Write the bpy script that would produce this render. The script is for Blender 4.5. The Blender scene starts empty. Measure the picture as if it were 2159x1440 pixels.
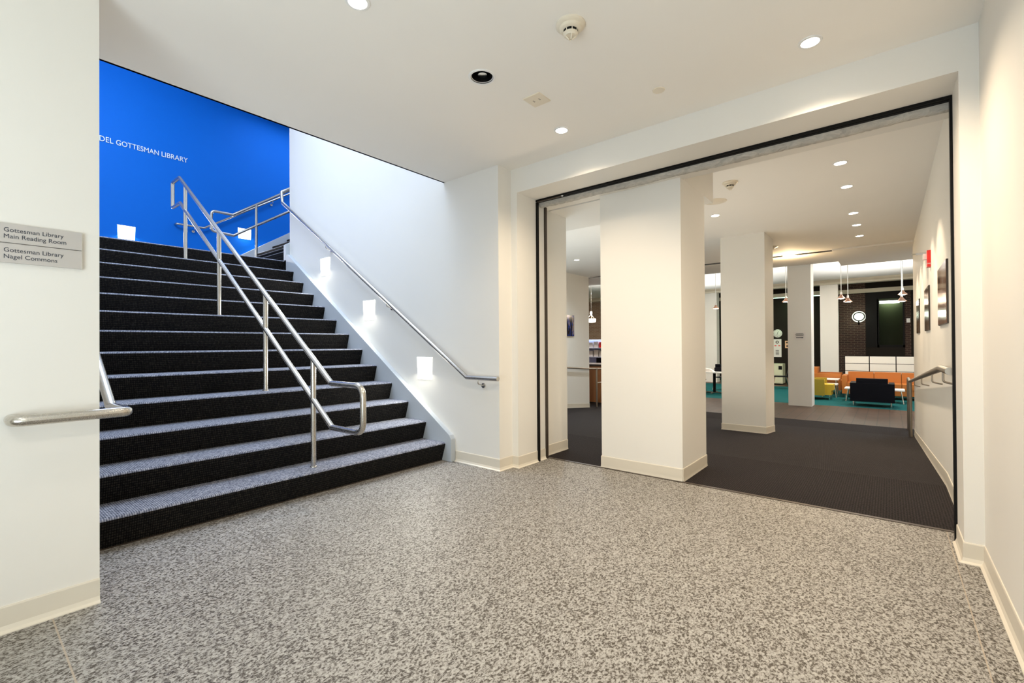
import bpy, bmesh, math, random
from mathutils import Vector, Matrix
random.seed(7)
S = bpy.context.scene
COL = S.collection
PI = math.pi

# ------------------------------------------------------------------ camera
yaw, pitch, roll = math.radians(39.36259), math.radians(0.3633), math.radians(-0.37028)
F = Vector((math.cos(yaw), math.sin(yaw), 0)); Rt = Vector((math.sin(yaw), -math.cos(yaw), 0)); U = Vector((0, 0, 1))
F2 = F*math.cos(pitch) + U*math.sin(pitch); U2 = -F*math.sin(pitch) + U*math.cos(pitch)
R2 = Rt*math.cos(roll) + U2*math.sin(roll); U3 = -Rt*math.sin(roll) + U2*math.cos(roll)
cam = bpy.data.cameras.new('camera'); camo = bpy.data.objects.new('camera', cam); COL.objects.link(camo)
m = Matrix((R2, U3, -F2)).transposed().to_4x4(); m.translation = Vector((0, 0, 1.125))
camo.matrix_world = m
cam.sensor_width = 36; cam.lens = 968.37/2159*36; cam.clip_start = 0.02; cam.clip_end = 100
S.camera = camo

# ------------------------------------------------------------------ world and exposure
w = bpy.data.worlds.new('world'); S.world = w; w.use_nodes = True
w.node_tree.nodes['Background'].inputs[0].default_value = (0.8, 0.88, 1, 1)
w.node_tree.nodes['Background'].inputs[1].default_value = 0.05
S.view_settings.view_transform = 'Standard'; S.view_settings.look = 'None'
S.view_settings.gamma = 1; S.view_settings.use_curve_mapping = False
S.view_settings.exposure = 0.56

WARM = (1.0, 0.80, 0.58); NEUT = (1.0, 0.90, 0.78); COOL = (0.78, 0.90, 1.0); BLUE = (0.62, 0.76, 1.0)

def aim(o, d):
    o.rotation_euler = Vector(d).to_track_quat('-Z', 'Y').to_euler()
def area(name, loc, d, sx, sy, power, col, spread=180):
    l = bpy.data.lights.new(name, 'AREA'); l.shape = 'RECTANGLE'; l.size = sx; l.size_y = sy
    l.energy = power; l.color = col; l.spread = math.radians(spread)
    o = bpy.data.objects.new(name, l); COL.objects.link(o); o.location = loc; aim(o, d); return o
def spot(name, loc, d, power, col, ang, blend=0.6, r=0.05):
    l = bpy.data.lights.new(name, 'SPOT'); l.energy = power; l.color = col
    l.spot_size = math.radians(ang); l.spot_blend = blend; l.shadow_soft_size = r
    o = bpy.data.objects.new(name, l); COL.objects.link(o); o.location = loc; aim(o, d); return o
def point(name, loc, power, col, r=0.05):
    l = bpy.data.lights.new(name, 'POINT'); l.energy = power; l.color = col; l.shadow_soft_size = r
    o = bpy.data.objects.new(name, l); COL.objects.link(o); o.location = loc; return o

# large area lights: assumed daylight behind the viewer, assumed light above the stairs, added fills
area('assumed_daylight_fill', (-1.7, 0.7, 1.1), (1, 0.0, 0.85), 1.8, 2.0, 60, (0.76, 0.90, 1.0))  # assumed daylight added behind the viewer, tilted up
area('assumed_skylight', (1.7, 5.6, 5.5), (0.0, 0.12, -1), 2.2, 4.6, 128, BLUE, 120)  # assumed light from above the stairs, no skylight opening modelled
area('blue_wall_fill', (1.0, 6.6, 5.4), (0.05, 1, -0.45), 1.2, 0.5, 24, BLUE, 120)  # added fill without a fixture, brightens the upper blue wall
area('assumed_flight_light', (5.5, 8.0, 5.5), (0, 0, -1), 4.0, 2.0, 60, BLUE)  # assumed source over the upper flight, added without a fixture
area('hall_ceiling_fill', (5.6, 4.6, 0.15), (0, 0, 1), 2.0, 2.0, 34, (0.78, 0.92, 1.0))  # added fill out of view, no fixture here, lifts the hall ceiling
area('hall_ceiling_fill', (6.0, 2.5, 0.02), (0, 0, 1), 1.0, 1.0, 19, (1, 0.83, 0.62))  # second added fill, hidden behind the near pillar
for x_, y_, p_ in ((15.6, 3.2, 27), (17.2, 0.0, 44), (17.8, 5.2, 42), (14.6, 8.0, 34)):
    area('lounge_ceiling_fill', (x_, y_, 1.25), (0, 0, 1), 2.4, 2.4, p_, (0.97, 0.99, 1.0), 120)  # added floating fills without fixtures, brighten the lounge ceiling

# ------------------------------------------------------------------ materials
def mat(name, col=(0.8, 0.8, 0.8), rough=0.6, metal=0.0, emit=None, es=0.0, spec=0.5):
    m = bpy.data.materials.new(name); m.use_nodes = True
    b = m.node_tree.nodes['Principled BSDF']
    b.inputs['Base Color'].default_value = (*col, 1); b.inputs['Roughness'].default_value = rough
    b.inputs['Metallic'].default_value = metal; b.inputs['Specular IOR Level'].default_value = spec
    if emit: b.inputs['Emission Color'].default_value = (*emit, 1); b.inputs['Emission Strength'].default_value = es
    return m
class N:
    def __init__(s, m): s.t = m.node_tree; s.b = s.t.nodes['Principled BSDF']
    def n(s, typ, **kw):
        x = s.t.nodes.new(typ)
        for k, v in kw.items():
            if k in ('operation', 'blend_type', 'data_type', 'feature', 'distance', 'wave_type', 'bands_direction', 'noise_dimensions', 'interpolation'): setattr(x, k, v)
            else: x.inputs[k.replace('_', ' ')].default_value = v
        return x
    def l(s, a, b): s.t.links.new(a, b)
    def co(s): return s.n('ShaderNodeTexCoord').outputs['Object']
    def ramp(s, fac, stops):
        r = s.n('ShaderNodeValToRGB'); e = r.color_ramp.elements
        while len(e) < len(stops): e.new(0.5)
        for i, (p, c) in enumerate(stops): e[i].position = p; e[i].color = (*c, 1)
        s.l(fac, r.inputs[0]); return r.outputs[0]
    def bump(s, h, strength=0.3, dist=0.01):
        b = s.n('ShaderNodeBump'); b.inputs['Strength'].default_value = strength; b.inputs['Distance'].default_value = dist
        s.l(h, b.inputs['Height']); s.l(b.outputs[0], s.b.inputs['Normal'])
    def math(s, op, a, b=None):
        x = s.n('ShaderNodeMath', operation=op)
        for i, v in enumerate((a, b)):
            if v is None: continue
            if isinstance(v, (int, float)): x.inputs[i].default_value = v
            else: s.l(v, x.inputs[i])
        return x.outputs[0]

def paint(name, col, rough=0.55, bs=0.08):
    m = mat(name, col, rough); n = N(m)
    t = n.n('ShaderNodeTexNoise', Scale=260.0, Detail=2.0); n.l(n.co(), t.inputs['Vector'])
    n.bump(t.outputs['Fac'], bs, 0.001)
    t2 = n.n('ShaderNodeTexNoise', Scale=1.7, Detail=3.0); n.l(n.co(), t2.inputs['Vector'])
    c = n.ramp(t2.outputs['Fac'], [(0.3, tuple(v*0.985 for v in col)), (0.7, col)]); n.l(c, n.b.inputs['Base Color'])
    return m
M = {}
M['wall'] = paint('cream_wall_paint', (0.80, 0.775, 0.715))
M['ceil'] = paint('ceiling_paint', (0.90, 0.865, 0.80), 0.8)
M['base'] = mat('vinyl_cove_base', (0.70, 0.645, 0.54), 0.38)
M['blue'] = paint('blue_wall_paint', (0.0003, 0.14, 0.60), 0.6, 0.05)
M['blue'].node_tree.nodes['Principled BSDF'].inputs['Specular IOR Level'].default_value = 0.15
M['string'] = mat('stringer_paint', (0.47, 0.50, 0.52), 0.4)
M['black'] = mat('black_steel', (0.006, 0.0055, 0.005), 0.5, spec=0.12)
M['dark'] = mat('dark_bronze', (0.055, 0.04, 0.028), 0.4, 0.3)
M['ivory'] = mat('ivory_plastic', (0.78, 0.70, 0.56), 0.35)
M['white'] = mat('white_plastic', (0.82, 0.81, 0.78), 0.35)
M['chrome'] = mat('chrome', (0.8, 0.78, 0.72), 0.12, 1.0)
M['orange'] = mat('orange_leather', (0.46, 0.15, 0.025), 0.42)
M['yellow'] = mat('yellow_fabric', (0.58, 0.38, 0.025), 0.7)
M['olive'] = mat('mustard_side_fabric', (0.36, 0.26, 0.02), 0.7)
M['navy'] = mat('black_leather', (0.002, 0.0025, 0.006), 0.5, spec=0.15)
M['wood'] = mat('warm_wood', (0.42, 0.17, 0.06), 0.4)
M['text'] = mat('dark_lettering', (0.02, 0.03, 0.05), 0.5)
M['ltext'] = mat('pale_lettering', (0.80, 0.84, 0.86), 0.4)
M['plate'] = mat('brushed_sign_plate', (0.55, 0.52, 0.49), 0.35, 0.35)
M['red'] = mat('red_plastic', (0.75, 0.02, 0.015), 0.35)
M['darkwall'] = mat('dark_stained_panelling', (0.012, 0.008, 0.005), 0.7, spec=0.2)
M['greenwall'] = mat('green_corridor_wall', (0.055, 0.065, 0.028), 0.7)
M['beam'] = mat('beam_paint', (0.62, 0.56, 0.44), 0.6)
M['panel'] = mat('panel_white', (0.70, 0.70, 0.64), 0.45)
M['paper'] = mat('paper', (0.78, 0.74, 0.70), 0.7)
M['bluedoc'] = mat('bluish_paper', (0.55, 0.60, 0.80), 0.6)
M['copper'] = mat('copper_shade', (0.45, 0.25, 0.17), 0.3, 0.8)
M['cord'] = mat('white_cord', (0.8, 0.8, 0.76), 0.5)
M['bin'] = mat('beige_laminate', (0.58, 0.60, 0.42), 0.5)
def emi(name, col, s): return mat(name, (0.8, 0.8, 0.8), 0.5, 0, col, s)
M['lamp'] = emi('lamp_face', (1.0, 0.93, 0.82), 14)
M['lampw'] = emi('warm_lamp_face', (1.0, 0.80, 0.50), 16)
M['step'] = emi('step_light_face', (1.0, 0.99, 0.90), 5)
M['tube'] = emi('fluorescent_face', (0.85, 1.0, 0.78), 6)
M['green'] = emi('green_strip_face', (0.55, 1.0, 0.70), 1.6)
M['halo'] = emi('halo_glow', (0.95, 1.0, 0.75), 1.3)  # sconce light falling on the brick, put in as emission
M['glass'] = emi('glowing_shade', (1.0, 0.82, 0.55), 2.2)
M['globe'] = emi('globe_face', (0.9, 1.0, 0.85), 3)

m = M['steel'] = mat('brushed_steel', (0.57, 0.54, 0.49), 0.24, 1.0); n = N(m)
t = n.n('ShaderNodeTexNoise', Scale=420.0, Detail=1.0); n.l(n.co(), t.inputs['Vector'])
n.l(n.ramp(t.outputs['Fac'], [(0.3, (0.19,)*3), (0.7, (0.30,)*3)]), n.b.inputs['Roughness'])
M['steeld'] = mat('satin_dark_steel', (0.36, 0.31, 0.25), 0.33, 1.0)

# flecked sheet floor
m = M['floor'] = mat('flecked_floor', (0.4, 0.37, 0.33), 0.5, spec=0.3); n = N(m); c = n.co()
mp = n.n('ShaderNodeMapping'); mp.inputs['Rotation'].default_value = (0, 0, math.radians(-50)); mp.inputs['Scale'].default_value = (1.0, 1.45, 1); n.l(c, mp.inputs[0])
t = n.n('ShaderNodeTexNoise', Scale=92.0, Detail=4.0, Roughness=0.68, Distortion=0.6); n.l(mp.outputs[0], t.inputs['Vector'])
v = n.n('ShaderNodeTexVoronoi', Scale=85.0); n.l(mp.outputs[0], v.inputs['Vector'])
mx = n.n('ShaderNodeMix', data_type='FLOAT'); mx.inputs[0].default_value = 0.22
n.l(t.outputs['Fac'], mx.inputs[2]); n.l(v.outputs['Color'], mx.inputs[3])
col = n.ramp(mx.outputs[0], [(0.395, (0.050, 0.041, 0.030)), (0.455, (0.12, 0.106, 0.09)), (0.50, (0.285, 0.272, 0.248)), (0.64, (0.42, 0.405, 0.375))])
sp = n.n('ShaderNodeSeparateXYZ'); n.l(c, sp.inputs[0])
jx = n.math('LESS_THAN', n.math('ABSOLUTE', n.math('SUBTRACT', sp.outputs[0], 0.265)), 0.0028)
jy = n.math('LESS_THAN', n.math('ABSOLUTE', n.math('SUBTRACT', sp.outputs[1], -0.255)), 0.0022)
j = n.math('MAXIMUM', jx, jy)
mc = n.n('ShaderNodeMix', data_type='RGBA'); n.l(n.math('MULTIPLY', j, 0.8), mc.inputs[0]); n.l(col, mc.inputs[6]); mc.inputs[7].default_value = (0.42, 0.35, 0.27, 1)
n.l(mc.outputs[2], n.b.inputs['Base Color'])
n.bump(t.outputs['Fac'], 0.12, 0.002)

# woven stair carpet: diagonal weave works on treads (x,y) and risers (x,z)
def weave(name, p, c0, c1, c2, nb=0.5, sheen=0.0):
    m = mat(name, c1, 0.9, spec=0.2); n = N(m); c = n.co()
    sp = n.n('ShaderNodeSeparateXYZ'); n.l(c, sp.inputs[0])
    vv = n.math('ADD', sp.outputs[1], sp.outputs[2])
    a = n.math('MULTIPLY', n.math('ADD', sp.outputs[0], vv), 2*PI/p)
    b = n.math('MULTIPLY', n.math('SUBTRACT', sp.outputs[0], vv), 2*PI/p)
    wv = n.math('MULTIPLY', n.math('SINE', a), n.math('SINE', b))
    t = n.n('ShaderNodeTexNoise', Scale=70.0, Detail=3.0); n.l(c, t.inputs['Vector'])
    s = n.math('ADD', n.math('MULTIPLY', wv, 0.30), t.outputs['Fac'])
    n.l(n.ramp(s, [(0.25, c0), (0.52, c1), (0.82, c2)]), n.b.inputs['Base Color'])
    n.bump(s, nb, 0.006)
    n.b.inputs['Sheen Weight'].default_value = sheen; n.b.inputs['Sheen Roughness'].default_value = 0.5; n.b.inputs['Sheen Tint'].default_value = (0.85, 0.9, 1.0, 1)
    return m
M['carpet'] = weave('stair_carpet', 0.022, (0.0008, 0.0008, 0.0009), (0.003, 0.003, 0.0033), (0.028, 0.024, 0.019), 0.8, 0.0)  # near-black copy for the risers, their shade put into the colour
M['lit_tread'] = weave('lit_tread_carpet', 0.022, (0.045, 0.050, 0.072), (0.17, 0.185, 0.235), (0.44, 0.44, 0.47), 0.5, 0.0)  # same carpet lightened for the treads, overhead light painted into the colour
M['hallcarpet'] = weave('hall_carpet', 0.03, (0.005, 0.0035, 0.0038), (0.013, 0.0095, 0.010), (0.034, 0.026, 0.026), 0.5)
M['teal'] = weave('teal_carpet', 0.05, (0.0008, 0.055, 0.058), (0.0012, 0.085, 0.088), (0.002, 0.12, 0.12), 0.2, 0.0)
def tilemat(name, cols, mortar, w_, h_, msz, vec='XY', off=0.5, rough=0.3):
    m = mat(name, cols[0], rough); n = N(m); c = n.co()
    br = n.n('ShaderNodeTexBrick'); br.offset = off
    br.inputs['Scale'].default_value = 1; br.inputs['Brick Width'].default_value = w_; br.inputs['Row Height'].default_value = h_
    br.inputs['Mortar Size'].default_value = msz; br.inputs['Color1'].default_value = (*cols[0], 1); br.inputs['Color2'].default_value = (*cols[1], 1)
    br.inputs['Mortar'].default_value = (*mortar, 1)
    if vec == 'YZ':
        sp = n.n('ShaderNodeSeparateXYZ'); cb = n.n('ShaderNodeCombineXYZ'); n.l(c, sp.inputs[0]); n.l(sp.outputs[1], cb.inputs[0]); n.l(sp.outputs[2], cb.inputs[1]); src = cb.outputs[0]
    else: src = c
    n.l(src, br.inputs['Vector']); n.l(br.outputs['Color'], n.b.inputs['Base Color'])
    n.bump(br.outputs['Fac'], -0.4, 0.004)
    return m
M['tile'] = tilemat('brown_tile', ((0.085, 0.048, 0.030), (0.068, 0.038, 0.024)), (0.02, 0.014, 0.010), 0.2, 0.2, 0.006, off=0.0, rough=0.42)
M['tile'].node_tree.nodes['Principled BSDF'].inputs['Specular IOR Level'].default_value = 0.3
M['brick'] = tilemat('red_brown_brick', ((0.040, 0.013, 0.008), (0.022, 0.008, 0.005)), (0.095, 0.062, 0.042), 0.203, 0.0677, 0.010, 'YZ', rough=0.8)
M['brickpale'] = tilemat('pale_brick', ((0.40, 0.27, 0.19), (0.30, 0.19, 0.13)), (0.45, 0.38, 0.30), 0.203, 0.0677, 0.010, 'YZ', rough=0.8)
# wrinkled curtain fabric
m = M['fabric'] = mat('grey_curtain_fabric', (0.46, 0.43, 0.38), 0.75); n = N(m)
mp = n.n('ShaderNodeMapping'); mp.inputs['Scale'].default_value = (6, 9, 22); mp.inputs['Rotation'].default_value = (0.6, 0, 0); n.l(n.co(), mp.inputs[0])
t = n.n('ShaderNodeTexNoise', Scale=1.6, Detail=5.0, Distortion=1.2); n.l(mp.outputs[0], t.inputs['Vector']); n.bump(t.outputs['Fac'], 0.9, 0.02)
n.l(n.ramp(t.outputs['Fac'], [(0.3, (0.38, 0.36, 0.32)), (0.7, (0.54, 0.51, 0.45))]), n.b.inputs['Base Color'])

def photomat(name, seed, cols):
    m = mat(name, cols[0], 0.12); n = N(m)
    mp = n.n('ShaderNodeMapping'); mp.inputs['Location'].default_value = (seed, 0, seed*0.7); mp.inputs['Scale'].default_value = (7, 1, 2.2); n.l(n.co(), mp.inputs[0])
    t = n.n('ShaderNodeTexNoise', Scale=1.5, Detail=4.0); n.l(mp.outputs[0], t.inputs['Vector'])
    n.l(n.ramp(t.outputs['Fac'], [(0.32, cols[0]), (0.45, cols[1]), (0.55, cols[2]), (0.66, cols[3])]), n.b.inputs['Base Color'])
    return m
M['ph1'] = photomat('brown_photo_print', 2.2, [(0.02, 0.012, 0.01), (0.22, 0.09, 0.04), (0.36, 0.17, 0.09), (0.45, 0.36, 0.30)])
M['ph2'] = photomat('dark_photo_print', 5.1, [(0.01, 0.008, 0.006), (0.06, 0.035, 0.02), (0.16, 0.07, 0.03), (0.30, 0.20, 0.14)])
M['ph3'] = photomat('night_photo_print', 9.4, [(0.005, 0.006, 0.008), (0.03, 0.025, 0.02), (0.01, 0.04, 0.25), (0.55, 0.40, 0.15)])

# ------------------------------------------------------------------ mesh helpers
def obj(name, bm, ma, parent=None, kind=None, smooth=False, bevel=0.0, seg=2):
    if bevel:
        es = [e for e in bm.edges if len(e.link_faces) == 2 and e.calc_face_angle(0) > 0.6]
        bmesh.ops.bevel(bm, geom=es, offset=bevel, segments=seg, profile=0.5, affect='EDGES', clamp_overlap=True)
    me = bpy.data.meshes.new(name); bm.normal_update(); bm.to_mesh(me); bm.free()
    for mm in (ma if isinstance(ma, (list, tuple)) else [ma]): me.materials.append(mm)
    if smooth:
        for p in me.polygons: p.use_smooth = True
        try: me.set_sharp_from_angle(angle=math.radians(40))
        except Exception: pass
    o = bpy.data.objects.new(name, me); COL.objects.link(o)
    if parent: o.parent = parent
    if kind: o['kind'] = kind
    return o
def box(bm, x0, x1, y0, y1, z0, z1, mi=0):
    vs = [bm.verts.new((x, y, z)) for x in (x0, x1) for y in (y0, y1) for z in (z0, z1)]
    for f in ((0, 1, 3, 2), (4, 6, 7, 5), (0, 4, 5, 1), (2, 3, 7, 6), (0, 2, 6, 4), (1, 5, 7, 3)):
        bm.faces.new([vs[i] for i in f]).material_index = mi
def B(*bs):
    bm = bmesh.new()
    for b in bs: box(bm, *b)
    return bm
def prism(bm, poly, a0, a1, axis, mi=0):
    def P(u, v, a):
        return (a, u, v) if axis == 'X' else (u, a, v) if axis == 'Y' else (u, v, a)
    A = [bm.verts.new(P(u, v, a0)) for u, v in poly]; Bv = [bm.verts.new(P(u, v, a1)) for u, v in poly]
    n_ = len(poly)
    bm.faces.new(A).material_index = mi; bm.faces.new(Bv[::-1]).material_index = mi
    for i in range(n_): bm.faces.new((A[i], Bv[i], Bv[(i+1) % n_], A[(i+1) % n_])).material_index = mi
    bmesh.ops.recalc_face_normals(bm, faces=bm.faces)
def lathe(bm, prof, c, seg=32, axis='Z', mi=0):
    c = Vector(c); rings = []
    for r, z in prof:
        ring = []
        for i in range(seg):
            a = 2*PI*i/seg
            v = Vector((r*math.cos(a), r*math.sin(a), z))
            if axis == 'X': v = Vector((v.z, v.x, v.y))
            elif axis == 'Y': v = Vector((v.x, v.z, v.y))
            ring.append(bm.verts.new(c + v))
        rings.append(ring)
    for a, b in zip(rings, rings[1:]):
        for i in range(seg): bm.faces.new((a[i], a[(i+1) % seg], b[(i+1) % seg], b[i])).material_index = mi
    bmesh.ops.remove_doubles(bm, verts=bm.verts, dist=1e-6)
    bmesh.ops.recalc_face_normals(bm, faces=bm.faces)
def fillet(pts, r, closed=False, seg=6):
    out = []; n_ = len(pts); pts = [Vector(p) for p in pts]
    for i, p in enumerate(pts):
        if not closed and i in (0, n_-1): out.append(p); continue
        a = pts[i-1]; b = pts[(i+1) % n_]; rr = r[i] if isinstance(r, (list, tuple)) else r
        u = (a-p); v = (b-p); lu = u.length; lv = v.length; u.normalize(); v.normalize()
        ang = u.angle(v)
        if ang > 3.1 or rr <= 0: out.append(p); continue
        d = min(rr/math.tan(ang/2), lu*0.49, lv*0.49)
        A = p+u*d; Bp = p+v*d
        for k in range(seg+1):
            t_ = k/seg; out.append(A*(1-t_)**2 + p*2*t_*(1-t_) + Bp*t_*t_)
    return out
def tube(bm, pts, r, seg=14, closed=False, mi=0, caps=True):
    pts = [Vector(p) for p in pts]; n_ = len(pts); rings = []; ref = None
    for i in range(n_):
        if closed: d = (pts[(i+1) % n_]-pts[i]).normalized() + (pts[i]-pts[i-1]).normalized()
        elif i == 0: d = pts[1]-pts[0]
        elif i == n_-1: d = pts[-1]-pts[-2]
        else: d = (pts[i+1]-pts[i]).normalized() + (pts[i]-pts[i-1]).normalized()
        d.normalize()
        if ref is None:
            ref = Vector((0, 0, 1)) if abs(d.z) < 0.9 else Vector((1, 0, 0))
        s = d.cross(ref).normalized(); ref = s.cross(d).normalized()
        k = 1.0
        if 0 < i < n_-1 or closed:
            c_ = abs(d.dot((pts[(i+1) % n_]-pts[i]).normalized())); k = 1/max(c_, 0.5)
        rings.append([bm.verts.new(pts[i] + (s*math.cos(2*PI*j/seg) + ref*math.sin(2*PI*j/seg))*r) for j in range(seg)])
    pr = list(zip(rings, rings[1:])) + ([(rings[-1], rings[0])] if closed else [])
    for a, b in pr:
        off = 0
        if closed and a is rings[-1]:
            off = min(range(seg), key=lambda q: (a[0].co-b[q].co).length)
        for j in range(seg): bm.faces.new((a[j], a[(j+1) % seg], b[(j+1+off) % seg], b[(j+off) % seg])).material_index = mi
    if not closed and caps: bm.faces.new(rings[0][::-1]).material_index = mi; bm.faces.new(rings[-1]).material_index = mi
    bmesh.ops.recalc_face_normals(bm, faces=bm.faces)
def T(pts, r, rf=0.0, closed=False, seg=14):
    bm = bmesh.new(); tube(bm, fillet(pts, rf, closed) if rf else pts, r, seg, closed); return bm
def thing(name, label, cat, loc, group=None):
    o = bpy.data.objects.new(name, None); COL.objects.link(o); o.location = loc; o.empty_display_size = 0.1
    o['label'] = label; o['category'] = cat
    if group: o['group'] = group
    return o
def adopt(t, *os):
    "children were built in world coordinates: move their meshes into the thing's frame"
    for o in os:
        o.parent = t; o.data.transform(Matrix.Translation(-Vector(t.location)))
def tag(o, label, cat, group=None):
    o['label'] = label; o['category'] = cat
    if group: o['group'] = group
    return o
def origin(o, loc):
    o.data.transform(Matrix.Translation(-Vector(loc))); o.location = loc; return o
def struct(name, bm, ma, **k): return obj(name, bm, ma, kind='structure', **k)
def cove(pts, h=0.105, flare=0.016, th=0.006):
    "cove base swept along a floor polyline, standing off to the left of travel"
    prof = [(0, 0), (th+flare, 0.0), (th+flare, 0.004), (th+flare*0.35, 0.012), (th, 0.028), (th, h-0.006), (th-0.002, h), (0, h)]
    P = [Vector(p) for p in pts]; rows = []
    for i, p in enumerate(P):
        d0 = (P[i]-P[i-1]).xy.normalized() if i else None
        d1 = (P[i+1]-P[i]).xy.normalized() if i < len(P)-1 else None
        n0 = Vector((-d0.y, d0.x)) if d0 else None; n1 = Vector((-d1.y, d1.x)) if d1 else None
        if n0 is None: mi_ = n1
        elif n1 is None: mi_ = n0
        else: s_ = n0+n1; mi_ = s_/max(s_.length_squared/2, 0.2)
        rows.append((p, mi_))
    bm = bmesh.new(); rs = [[bm.verts.new((p.x+m_.x*u, p.y+m_.y*u, p.z+v)) for u, v in prof] for p, m_ in rows]
    k = len(prof)
    for a, b in zip(rs, rs[1:]):
        for j in range(k): bm.faces.new((a[j], a[(j+1) % k], b[(j+1) % k], b[j]))
    bm.faces.new(rs[0]); bm.faces.new(rs[-1][::-1]); bmesh.ops.recalc_face_normals(bm, faces=bm.faces)
    return bm
def lettering(name, txt, ma, o0, ux, uz, width, height, depth=0.003, parent=None):
    "text fitted in a width x cap-height box; o0 = lower left, ux/uz = directions on the wall"
    cu = bpy.data.curves.new(name, 'FONT'); cu.body = txt; cu.extrude = 0.5; cu.resolution_u = 6
    tmp = bpy.data.objects.new('tmp', cu); COL.objects.link(tmp); bpy.context.view_layer.update()
    me = bpy.data.meshes.new_from_object(tmp.evaluated_get(bpy.context.evaluated_depsgraph_get()))
    bpy.data.objects.remove(tmp); bpy.data.curves.remove(cu)
    xs = [v.co.x for v in me.vertices]; x0, x1 = min(xs), max(xs); cap = 0.729 if False else max(v.co.y for v in me.vertices)
    ux = Vector(ux); uz = Vector(uz); nn = ux.cross(uz)
    for v in me.vertices:
        q = v.co.copy(); v.co = Vector(o0) + ux*((q.x-x0)/(x1-x0)*width) + uz*(q.y/cap*height) + nn*(q.z*depth)
    me.materials.append(ma); o = bpy.data.objects.new(name, me); COL.objects.link(o)
    if parent: adopt(parent, o)
    return o

# ================================================================== SETTING
CE = 2.73      # entrance ceiling
CH = 2.85      # hall ceiling
FL = -0.53     # lounge floor
RX0, RX1 = 4.9, 10.6
def rz(x): return 0 if x < RX0 else FL if x > RX1 else -(x-RX0)*0.093
YR = -0.345    # right-hand wall plane

struct('floor', B((-1.9, 3.735, -0.5, 3.44, -0.12, 0.0)), M['floor'])
struct('trim_1', B((3.735, 3.765, -0.345, 2.67, -0.05, 0.004)), M['dark'])        # threshold strip
struct('trim_2', B((0.415, 3.09, 3.375, 3.405, 0.0, 0.006)), M['dark'])           # edge strip under the first riser
bm = bmesh.new()
prism(bm, [(3.765, 0), (RX0, 0), (RX1, FL), (11.55, FL), (11.55, FL-0.3), (3.765, -0.3)], -0.6, 6.2, 'Y'); box(bm, 10.6, 11.55, 6.2, 13.4, FL-0.3, FL)
struct('floor_hall', bm, M['hallcarpet'])
struct('floor_tile', B((11.55, 14.55, -3.2, 13.4, FL-0.2, FL)), M['tile'])
struct('floor_lounge', B((14.55, 19.9, -3.2, 13.4, FL-0.2, FL)), M['teal'])
struct('floor_back', B((19.9, 22.2, -3.2, 13.4, FL-0.2, FL)), M['tile'])

# entrance ceiling with one open hole for the dark recessed downlight
def holed_ceiling():
    bm = bmesh.new(); cx, cy, r = 2.015, 1.872, 0.068
    x0, x1, y0, y1 = -1.9, 3.27, -0.363, 3.40; s_ = 0.15
    def q(a, b, c, d, z=CE): bm.faces.new([bm.verts.new((x, y, z)) for x, y in ((a, b), (c, b), (c, d), (a, d))])
    q(x0, y0, x1, cy-s_); q(x0, cy+s_, x1, y1); q(x0, cy-s_, cx-s_, cy+s_); q(cx+s_, cy-s_, x1, cy+s_)
    k = 32; ci = [bm.verts.new((cx+r*math.cos(2*PI*i/k), cy+r*math.sin(2*PI*i/k), CE)) for i in range(k)]
    sq = []
    for i in range(k):
        a = 2*PI*i/k; c_, s2 = math.cos(a), math.sin(a); f = s_/max(abs(c_), abs(s2)); sq.append(bm.verts.new((cx+c_*f, cy+s2*f, CE)))
    for i in range(k): bm.faces.new((ci[i], ci[(i+1) % k], sq[(i+1) % k], sq[i]))
    box(bm, x0, x1, y0, y1, CE+0.2, CE+0.45)
    box(bm, x0, x1, y1-0.02, y1, CE, CE+0.2)
    return bm
struct('ceiling', holed_ceiling(), M['ceil'])
struct('wall_upper', B((0.415, 3.09, 3.25, 3.40, CE+0.45, 5.6)), M['wall'])
struct('ceiling_stairwell', B((0.2, 9.2, 3.2, 9.6, 5.6, 5.7)), M['ceil'])
struct('wall_left', B((-1.9, 0.415, 2.71, 2.95, 0, CE)), M['wall'])
struct('wall_stair_left', B((0.2, 0.4149, 2.95, 9.35, 0, 5.6)), M['wall'])
struct('wall_stair_right', B((3.09, 3.27, 2.685, 6.67, 0, 5.6)), M['wall'])
struct('wall_flight', B((3.27, 9.2, 6.45, 6.67, 0, 5.6)), M['wall'])
struct('wall_blue', B((0.2, 9.2, 9.35, 9.55, 0, 5.6)), M['blue'])
struct('wall_flight_end', B((9.2, 9.35, 6.45, 9.55, 0, 5.6)), M['wall'])
YE = -0.363
struct('wall_right', B((-1.9, 3.3, YE-0.2, YE, -0.1, CE+0.3)), M['wall'])
struct('wall_hall_right', B((3.3, 10.9, YR-0.2, YR, -0.7, CH+0.6)), M['wall'])
struct('wall_back', B((-2.05, -1.9, YR-0.2, 2.95, 0, CE+0.3)), M['wall'])
# header, piers of the wide opening
bm = B((3.27, 3.56, -0.37, 2.685, 2.512, CH+0.6), (3.27, 3.56, -0.37, -0.288, 0, 2.512), (3.27, 3.56, 2.615, 2.685, 0, 2.512),
       (3.56, 3.75, 2.622, 2.685, 0, 2.5), (3.70, 3.83, YR, 2.685, 2.478, CH+0.6), (3.56, 3.70, YR, 2.685, 2.56, CH+0.6), (3.56, 3.74, -0.37, -0.2895, 0, 2.55))
struct('wall_opening', bm, M['wall'])
struct('wall_pier', B((3.75, 4.19, 2.675, 2.9, 0, CH)), M['wall'])
struct('trim_3', B((3.87, 4.67, 1.302, 6.0, 2.48, CH)), M['wall'])                 # bulkhead over the first pillar
struct('wall_hall_left', B((3.3, 3.45, 2.9, 6.2, -0.1, CH)), M['wall'])
struct('wall_side', B((3.3, 10.46, 6.0, 6.15, -0.7, CH)), M['wall'])
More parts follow.
